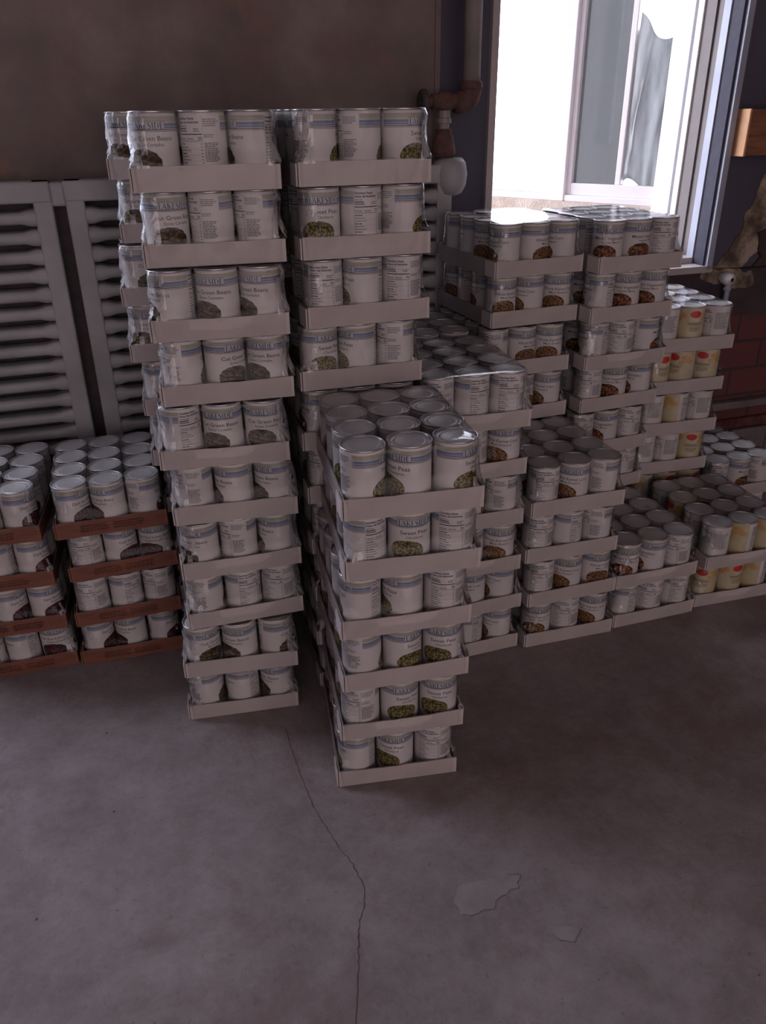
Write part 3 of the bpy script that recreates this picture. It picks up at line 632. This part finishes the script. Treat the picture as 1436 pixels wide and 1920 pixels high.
LABELS = {
 'green_bean_can': label_mesh('b', 'Cut Green Beans', 'Ejotes Cortados', 'print_green_beans', '20', 1, 75),
 'pea_can': label_mesh('p', 'Sweet Peas', 'Chicharos', 'print_peas', '70', 2, 50, 9),
 'corn_can': label_mesh('c', 'Whole Kernel Corn', 'Ma\u00edz Entero', 'print_corn', '70', 3, 78),
 'mixed_vegetable_can': label_mesh('m', 'Mixed Vegetables', 'Vegetales Mixtos', 'print_mixed', '40', 4, 76),
 'kidney_bean_can': label_mesh('k', 'Dark Red Kidney Beans', 'Habichuelas', 'print_kidney', '110', 5, 82),
 'fruit_can': fruit_label()}
# steel body and lid
m = MB(); R = .0362
prof = [(R-.002, .0), (R+.0012, .0), (R+.0015, .0012), (R+.0012, .0025), (R, .0035), (R, CH-.0035), (R+.0012, CH-.0025), (R+.0016, CH-.0010), (R+.0012, CH), (R-.0008, CH), (R-.0012, CH-.0035)]
m.lathe(prof, seg=56, cap=False); m.add([((R-.002)*math.cos(2*math.pi*i/28), (R-.002)*math.sin(2*math.pi*i/28), .0005) for i in range(28)], [list(range(28))[::-1]])
o = m.ob('can_body', 'can_steel', smooth=True); BODY = o.data; bpy.data.objects.remove(o)
BODYD = BODY
m = MB(); z = CH-.0035
prof = [(R-.0011, z), (R-.003, z-.0006), (R-.0045, z+.0006), (R-.0065, z+.0006), (R-.0075, z-.0002), (R-.0105, z-.0002), (R-.0112, z+.0004), (R-.0135, z+.0004), (R-.0145, z), (.0001, z)]
m.lathe(prof, seg=56, cap=False); o = m.ob('lid', 'lid_steel', smooth=True); LID = o.data; bpy.data.objects.remove(o)

# ---------------------------------------------------------------- trays and film
TW, TD, TH = .235, .309, .0387
def tray_mesh(seed, mats, pr=False):
    m = MB(); rnd = random.Random(seed); th = .0025; n_ = 14
    def panel(p0, p1, out, sag):
        V = []
        for i in range(n_+1):
            t = i/n_; x = p0[0]+(p1[0]-p0[0])*t; y = p0[1]+(p1[1]-p0[1])*t; b = math.sin(t*math.pi)
            for k, (zz, kk) in enumerate(((0.0004, .2), (TH*.5, .8), (TH, 1.))):
                o_ = b*sag[0]*kk+.0010*kk*noise.noise(Vector((x*28, y*28+zz*20, seed))); dz = (-b*sag[1]+.0016*noise.noise(Vector((x*32+9, y*32, seed)))) if k == 2 else 0
                V += [(x+out[0]*o_, y+out[1]*o_, zz+dz), (x+out[0]*(o_-th), y+out[1]*(o_-th), zz+dz)]
        Fc = []; 
        for i in range(n_):
            a = i*6; b = a+6
            Fc += [(a, b, b+2, a+2), (a+2, b+2, b+4, a+4), (a+1, a+3, b+3, b+1), (a+3, a+5, b+5, b+3)]
        m.add(V, Fc, 0)
        m.add(V, [(i*6+4, i*6+10, i*6+11, i*6+5) for i in range(n_)], 1)
    r_ = lambda a, b: rnd.uniform(a, b)
    panel((0, 0), (TW, 0), (0, -1), (r_(-.0008, .0022), r_(-.0005, .0022)))
    panel((TW, 0), (TW, TD), (1, 0), (r_(-.001, .0015), r_(0, .002)))
    panel((TW, TD), (0, TD), (0, 1), (r_(-.001, .001), 0))
    panel((0, TD), (0, 0), (-1, 0), (r_(-.001, .001), r_(0, .002)))
    m.box(.001, TW-.001, .001, TD-.001, .0003, .0020, 0)
    if pr:
        for k in range(2):
            x = .05+.07*k; 
            for j in range(3):
                y = .012+.006*j; xx = x
                while xx < x+.055: l = rnd.uniform(.004, .012); m.add([(xx, -.0035, y), (xx+l, -.0035, y), (xx+l, -.0035, y+.003), (xx, -.0035, y+.003)], [(0, 1, 2, 3)], 2); xx += l+.002
    o = m.ob('tray', mats); me = o.data; bpy.data.objects.remove(o); return me
WT_ = [tray_mesh(i, ['white_board', 'board_edge']) for i in range(6)]
KT_ = [tray_mesh(20+i, ['kraft_board', 'board_edge', 'kraft_print'], True) for i in range(3)]
def flap_mesh(mt):
    m = MB(); m.box(-.0042, -.0014, .0015, .048, .001, .0365); o = m.ob('glue_flap', mt); me = o.data; bpy.data.objects.remove(o); return me
FLW, FLK = flap_mesh('white_board'), flap_mesh('kraft_board')
def film_mesh(seed, low=0.0, crumple=-.28):
    # rounded-rectangle loops; z, outset from the tray outline
    L = [(-.0005+low, .0012), (.015, .0016), (.036, .0018), (.0405, .0022), (.047, .0002), (.055, -.002), (.063, -.0032), (.071, -.004), (.080, -.0043), (.089, -.0045), (.098, -.0045), (.107, -.0044), (.1168, -.0040), (.1178, -.0056)]
    nx, ny = 24, 30; base = []
    for i in range(nx): base.append((i/nx*TW, 0, 0, -1))
    for i in range(ny): base.append((TW, i/ny*TD, 1, 0))
    for i in range(nx): base.append((TW-i/nx*TW, TD, 0, 1))
    for i in range(ny): base.append((0, TD-i/ny*TD, -1, 0))
    V = []; nn_ = len(base)
    for k, (z, o_) in enumerate(L):
        rad_ = .010 if z < .042 else .026
        for (x, y, nx_, ny_) in base:
            # inset rectangle with rounded corners
            x0, x1, y0, y1 = -o_, TW+o_, -o_, TD+o_
            px = min(max(x+nx_*o_, x0), x1); py = min(max(y+ny_*o_, y0), y1)
            cx = min(max(px, x0+rad_), x1-rad_); cy_ = min(max(py, y0+rad_), y1-rad_)
            d = Vector((px-cx, py-cy_))
            corner = abs(px-cx) > 1e-6 and abs(py-cy_) > 1e-6
            if d.length > rad_: d = d.normalized()*rad_
            q = Vector((cx, cy_))+d
            amp = .0 if z < .04 else (.0016 if not corner else (.007 if crumple < 0 else .003))
            if z > .11: amp *= .3
            w_ = noise.noise(Vector((px*34, py*34, z*26+seed*3.1)))*amp + noise.noise(Vector((px*120, py*120, z*40+seed)))*amp*.6
            if corner and .04 < z < .112: w_ += .004 if crumple < 0 else .001
            nrm = Vector((nx_, ny_)) if not corner else d.normalized()
            # follow the can fronts a little
            if z > .06: w_ -= .0018*(1-abs(math.cos((px if abs(ny_) > .5 else py)/.0765*math.pi-math.pi/2)))
            q = q+nrm*w_; V.append((q.x, q.y, z))
    Fc = []; Mi = []
    for k in range(len(L)-1):
        for i in range(nn_):
            j = (i+1) % nn_; Fc.append((k*nn_+i, k*nn_+j, (k+1)*nn_+j, (k+1)*nn_+i))
            bx, by = base[i][0], base[i][1]; near = min(bx, TW-bx) < .021 and min(by, TD-by) < .024
            Mi.append(2 if near and .035 < L[k][0] < .112 and noise.noise(Vector((i*.9, L[k][0]*60, seed*7.7))) > crumple else 0)
    # top sheet
    top0 = (len(L)-1)*nn_; c0 = len(V); G = 14; 
    V.append((TW/2, TD/2, .1176)); 
    rings = 5
    for k in range(1, rings):
        f = 1-k/rings
        for i in range(nn_):
            p = V[top0+i]; x = TW/2+(p[0]-TW/2)*f; y = TD/2+(p[1]-TD/2)*f; V.append((x, y, .1177+.0004*noise.noise(Vector((x*60, y*60, seed)))))
    prev = top0
    for k in range(1, rings):
        cur = c0+1+(k-1)*nn_
        for i in range(nn_): j = (i+1) % nn_; Fc.append((prev+i, prev+j, cur+j, cur+i))
        prev = cur
    for i in range(nn_): Fc.append((prev+i, prev+(i+1) % nn_, c0))
    Mi += [1]*(len(Fc)-len(Mi))
    o = ob('shrink_wrap', V, Fc, ['shrink_film', 'shrink_film_top', 'shrink_film_crumpled'], Mi, smooth=True); me = o.data; bpy.data.objects.remove(o); return me
FILM = [film_mesh(i) for i in range(4)]+[film_mesh(10+i, 0, .22) for i in range(5)]

# ---------------------------------------------------------------- stacks
P_ = .11919
ORD = ['topmost', 'second', 'third', 'fourth', 'fifth', 'sixth', 'seventh', 'eighth', 'ninth', 'tenth']
ORDB = lambda n_, k: 'bottom' if k == 0 else ('top' if k == n_-1 else None)
# measured front-left corner (x, y) and turn in degrees of each tray, by level from the floor
TR = {'A':{9:(-0.3889,1.3646,12.27),8:(-0.3897,1.3805,13.49),7:(-0.3886,1.3534,13.15),6:(-0.3889,1.3646,13.66),5:(-0.4051,1.3547,11.22),4:(-0.3969,1.3613,12.22),3:(-0.3935,1.3551,16.52),2:(-0.3959,1.357,17.03),1:(-0.4183,1.3528,10.18),0:(-0.4248,1.3604,10.77)},'B':{9:(-0.1333,1.4393,16.94),8:(-0.1325,1.4408,17.28),7:(-0.1292,1.4374,19.62),6:(-0.1464,1.4449,16.54),5:(-0.1493,1.4406,16.16),4:(-0.1461,1.4501,16.16),0:(-0.1449,1.4688,15.38),1:(-0.1457,1.4641,15.58),2:(-0.1424,1.4594,15.56),3:(-0.1432,1.4544,16.57)},'D':{5:(-0.0626,1.1406,11.96),4:(-0.063,1.1493,11.26),3:(-0.0726,1.1494,12.89),2:(-0.0729,1.1541,12.94),1:(-0.0813,1.1582,10.63),0:(-0.0924,1.1603,9.2)},'C':{5:(0.0798,1.5092,13.22),4:(0.0867,1.5259,15.97),3:(0.0858,1.5231,15.28),2:(0.0876,1.5241,15.44),1:(0.1041,1.5377,18.29),0:(0.1042,1.5397,18.97)},'F':{3:(0.3373,1.6061,16.92),2:(0.3323,1.6056,15.83),1:(0.3452,1.603,17.97),0:(0.3462,1.6072,15.76)},'E':{7:(0.2686,1.8932,21.49),6:(0.2664,1.9058,20.55),5:(0.2505,1.8852,19.84),4:(0.2538,1.8848,19.65),0:(0.2521,1.9054,19.35),1:(0.2563,1.9033,20.19),2:(0.2562,1.9095,21.05),3:(0.2519,1.9074,20.44)},'J':{7:(0.5174,1.9328,20.41),6:(0.5112,1.9402,20.23),5:(0.5097,1.9414,20.23),4:(0.5152,1.9635,21.1),3:(0.5007,1.9456,21.82),2:(0.5099,1.9574,23.81),0:(0.494,1.9843,21.58),1:(0.4942,1.9809,20.73)},'K':{5:(0.7296,2.0918,13.07),4:(0.727,2.0964,14.35),3:(0.7246,2.0916,13.93),2:(0.717,2.0951,13.81),0:(0.724,2.0955,13.02),1:(0.7239,2.0923,13.61)},'G':{1:(0.5728,1.6772,18.05),0:(0.5838,1.6842,17.77)},'H':{1:(0.8284,1.7648,15.0),0:(0.8197,1.7742,15.0)},'L':{3:(-0.7082,1.5301,17.69),2:(-0.7044,1.5488,19.76),1:(-0.7112,1.5459,17.89),0:(-0.7238,1.5606,15.19)},'M':{3:(-0.9715,1.4797,12.34),2:(-0.9683,1.4861,13.81),1:(-0.9637,1.4889,14.23),0:(-0.9639,1.5,16.93)},'P':{9:(-0.5121,1.6564,14.04),8:(-0.511,1.6728,14.04),7:(-0.52,1.6435,14.04),6:(-0.5231,1.6537,14.04),0:(-0.504,1.6633,13.51),1:(-0.497,1.6609,14.15),2:(-0.4944,1.6718,13.24),3:(-0.4995,1.6627,14.02),4:(-0.5123,1.6559,13.0),5:(-0.5128,1.6554,13.13)},'Q':{0:(-0.0016,1.8492,15.57),1:(-0.0008,1.8441,15.67),2:(0.0013,1.8303,15.81),3:(0.0015,1.8265,15.89),4:(0.0008,1.83,16.1),5:(0.0022,1.8264,16.96)},'N':{0:(0.9812,2.1727,16.44),1:(0.9824,2.1693,16.53)}}
ST = {'A': ('green_bean_can', 10, 'tall left tower', ''), 'P': ('green_bean_can', 10, 'tower behind the tall left one', ''), 'B': ('pea_can', 10, 'tall middle tower', ''), 'D': ('pea_can', 6, 'front short tower', ''), 'C': ('corn_can', 6, 'stack right of the front tower', ''), 'Q': ('corn_can', 6, 'stack before the radiator end', ''), 'E': ('corn_can', 8, 'tower left under the window', ''), 'F': ('corn_can', 4, 'four-tray stack under the window', ''), 'J': ('mixed_vegetable_can', 8, 'tower right under the window', ''), 'G': ('mixed_vegetable_can', 2, 'two-tray stack in front', ''), 'K': ('fruit_can', 6, 'tower by the brick wall', ''), 'H': ('fruit_can', 2, 'two-tray stack at right edge', ''), 'N': ('mixed_vegetable_can', 2, 'low stack by the brick wall', ''), 'L': ('kidney_bean_can', 4, 'right brown-tray stack', ''), 'M': ('kidney_bean_can', 4, 'left brown-tray stack', '')}
PH = {'A':{9:[-17,167,-83],8:[25,140,136],7:[-69,-26,-44],6:[119,46,-25],5:[-126,-14,4],4:[146,-69,-48],3:[-41,145,-73],2:[129,-135,182],1:[47,-33,73],0:[101,-95,-58]},'B':{9:[108,119,63],8:[15,-139,100],7:[-156,-67,-166],6:[37,-55,144]},'D':{5:[91,-41,67],4:[-119,13,-157],3:[-88,-59,-158],2:[122,53,2],1:[170,28,3],0:[-78,-14,194]},'C':{5:[-166,-123,-145],4:[-150,-150,-11],3:[100,120,143],2:[0,-20,4],1:[10,-20,-60],0:[-90,-100,-55]},'F':{3:[-143,-10,131],2:[-150,-103,150],1:[-150,-8,45],0:[15,-160,-5]},'E':{7:[-50,70,-55],6:[35,-40,10],5:[160,50,20],4:[0,60,-30]},'J':{7:[10,50,-150],6:[-85,5,-5],5:[-80,-155,100],4:[-170,5,-45],3:[-150,-20,-155],2:[-150,-20,-155]},'G':{1:[15,-45,-175],0:[-90,-150,-130]},'K':{5:[170,25,175],4:[40,-30,-10],3:[170,-70,175],2:[170,175,15]},'H':{1:[170,-60,-80],0:[0,45,-60]},'L':{3:[61,-53,104],2:[-176,55,-8],1:[-180,-128,155],0:[74,-50,70]},'M':{3:[60,20,63],2:[20,-80,63],1:[10,60,50],0:[0,-104,-5]},'P':{9:[-15,20,20],8:[0,20,20],7:[50,0,0],6:[-12,0,0]}}
HID = set('''A021 A031 A032 A121 A122 A131 A221 A222 A231 A232 A321 A322 A331 A332 A411 A421 A431 A521 A531 A631 A831 B001 B002 B011 B012 B021 B022 B031 B032 B101 B102 B111 B112 B121 B122 B131 B132 B201 B202 B211 B212 B221 B222 B231 B232 B301 B302 B311 B312 B321 B322 B331 B332 B401 B402 B411 B412 B421 B422 B431 B432 B511 B512 B521 B522 B530 B531 B532 B612 B622 B630 B632 B712 B721 B722 B731 B732 B812 B821 B822 B831 B832 C010 C011 C012 C020 C021 C022 C030 C031 C032 C110 C111 C112 C120 C121 C122 C130 C131 C132 C210 C211 C212 C220 C221 C222 C230 C231 C232 C310 C311 C312 C320 C321 C322 C330 C331 C332 C410 C412 C420 C421 C422 C430 C431 C432 D011 D012 D021 D022 D031 D032 D111 D112 D121 D122 D131 D132 D211 D212 D221 D222 D231 D232 D311 D321 D322 D331 D332 D421 D422 D431 D432 E000 E001 E002 E010 E011 E012 E020 E021 E022 E030 E031 E032 E100 E101 E102 E110 E111 E112 E120 E121 E122 E130 E131 E132 E200 E201 E202 E210 E211 E212 E220 E221 E222 E230 E231 E232 E310 E311 E312 E320 E321 E322 E330 E331 E332 E410 E411 E412 E420 E421 E422 E430 E431 E432 E511 E512 E521 E522 E531 E532 E611 E612 E621 E622 E631 E632 F011 F012 F020 F021 F022 F030 F031 F032 F111 F112 F120 F121 F122 F130 F131 F132 F211 F212 F220 F221 F222 F230 F231 F232 G011 G012 G020 G021 G022 G030 G031 G032 G130 H011 H012 H020 H021 H022 H030 H031 H032 J000 J001 J002 J010 J011 J012 J020 J021 J022 J030 J031 J032 J100 J101 J110 J111 J112 J120 J121 J122 J130 J131 J132 J200 J210 J211 J212 J220 J221 J222 J230 J231 J232 J311 J312 J320 J321 J322 J330 J331 J332 J411 J412 J421 J422 J430 J431 J432 J511 J512 J521 J522 J530 J531 J532 J611 J612 J620 J621 J622 J630 J631 J632 K000 K001 K002 K010 K011 K012 K020 K021 K022 K030 K031 K032 K111 K112 K120 K121 K122 K130 K131 K132 K210 K211 K212 K220 K221 K222 K230 K231 K232 K310 K311 K312 K320 K321 K322 K330 K331 K332 K410 K411 K412 K420 K421 K422 K430 K431 K432 K530 L021 L022 L031 L032 L121 L122 L131 L132 L221 L222 L231 L232 M010 M011 M020 M021 M030 M031 M120 M121 M130 M131 M132 M211 M220 M221 M230 M231 M232 N000 N010 N011 N012 N020 N021 N022 N030 N031 N032 N130 P001 P002 P010 P011 P012 P020 P021 P022 P030 P031 P032 P101 P102 P110 P111 P112 P121 P130 P131 P201 P202 P210 P211 P212 P220 P221 P222 P230 P231 P232 P301 P302 P311 P312 P321 P322 P331 P332 P401 P402 P411 P412 P421 P422 P431 P432 P501 P502 P511 P512 P521 P522 P531 P532 P602 P611 P612 P621 P622 P631 P632 P702 P712 P721 P722 P731 P732 P801 P802 P811 P812 P821 P822 P831 P832 Q000 Q001 Q002 Q010 Q011 Q012 Q020 Q021 Q022 Q030 Q031 Q032 Q100 Q101 Q102 Q110 Q111 Q112 Q120 Q121 Q122 Q130 Q131 Q132 Q200 Q201 Q202 Q210 Q211 Q212 Q220 Q221 Q222 Q230 Q231 Q232 Q300 Q301 Q302 Q310 Q311 Q312 Q320 Q321 Q322 Q330 Q331 Q332 Q400 Q401 Q402 Q410 Q411 Q412 Q420 Q421 Q422 Q430 Q431 Q432'''.split())
COL = ['left', 'middle', 'right']; ROW = ['front', 'second-row', 'third-row', 'back']
def cp(me, name, parent=None):
    o = bpy.data.objects.new(name, me); C.objects.link(o)
    if parent: o.parent = parent
    return o
rng = random.Random(5)
def place_can(kind, x, y, z, az, label, group):
    o = cp(BODY, kind); o.location = (x, y, z); o.rotation_euler = (0, 0, az)
    l = cp(LABELS[kind], 'paper_label', o); d = cp(LID, 'lid', o)
    tag(o, label, 'can', group); return o
WORDS = {'green_bean_can': 'green bean', 'pea_can': 'pea', 'corn_can': 'corn', 'mixed_vegetable_can': 'mixed vegetable', 'kidney_bean_can': 'kidney bean', 'fruit_can': 'yellow fruit'}
ci = 0
for key, (prod, nlev, title, rowsmode) in ST.items():
    for lev in range(nlev-1, -1, -1):
        x0, y0, th = TR[key][lev]; a = th*D2R; z = lev*P_
        ux, uy = math.cos(a), math.sin(a); vx, vy = -math.sin(a), math.cos(a)
        ordn = 'only' if nlev == 1 else ('topmost' if lev == nlev-1 else ('bottom' if lev == 0 else ORD[nlev-1-lev]))
        kr = prod == 'kidney_bean_can'
        tr = cp((KT_ if kr else WT_)[rng.randrange(3 if kr else 6)], 'cardboard_tray'); tr.location = (x0, y0, z); tr.rotation_euler = (0, 0, a)
        tag(tr, ('brown' if kr else 'white')+' cardboard tray of '+WORDS[prod]+' cans, '+ordn+' in the '+title, 'tray', 'trays in the '+title)
        f = cp(FLK if kr else FLW, 'glue_flap', tr)
        g_ = cp(FILM[rng.randrange(4) if key in 'AP' or rng.random() < .12 else 4+rng.randrange(5)], 'shrink_wrap', tr)
        can_z = z+.0022
        for r in range(4):
            for c in range(3):
                code = '%s%d%d%d' % (key, lev, r, c)
                az_r = rng.uniform(-180, 180); jx, jy = rng.uniform(-.0008, .0008), rng.uniform(-.0005, .0005)
                if code in HID: continue
                if r == 0: ph = PH.get(key, {}).get(lev, [None]*3)[c]
                else: ph = None
                lx = .0405+.0768*c+jx; ly = .0405+.0760*r+jy
                X = x0+ux*lx+vx*ly; Y = y0+uy*lx+vy*ly
                toc = math.atan2(-Y, -X)+math.pi/2
                az = toc+((ph if ph is not None else az_r)*D2R)
                where = (ROW[r]+' '+COL[c])
                tw = {'topmost': 'topmost tray', 'bottom': 'bottom tray'}.get(ordn, ordn+' tray down')
                co_ = place_can(prod, X, Y, can_z, az, WORDS[prod]+' can, '+where+' in '+tw+' of '+title, WORDS[prod]+' cans in the '+title)
                ci += 1
print('CANS', ci)
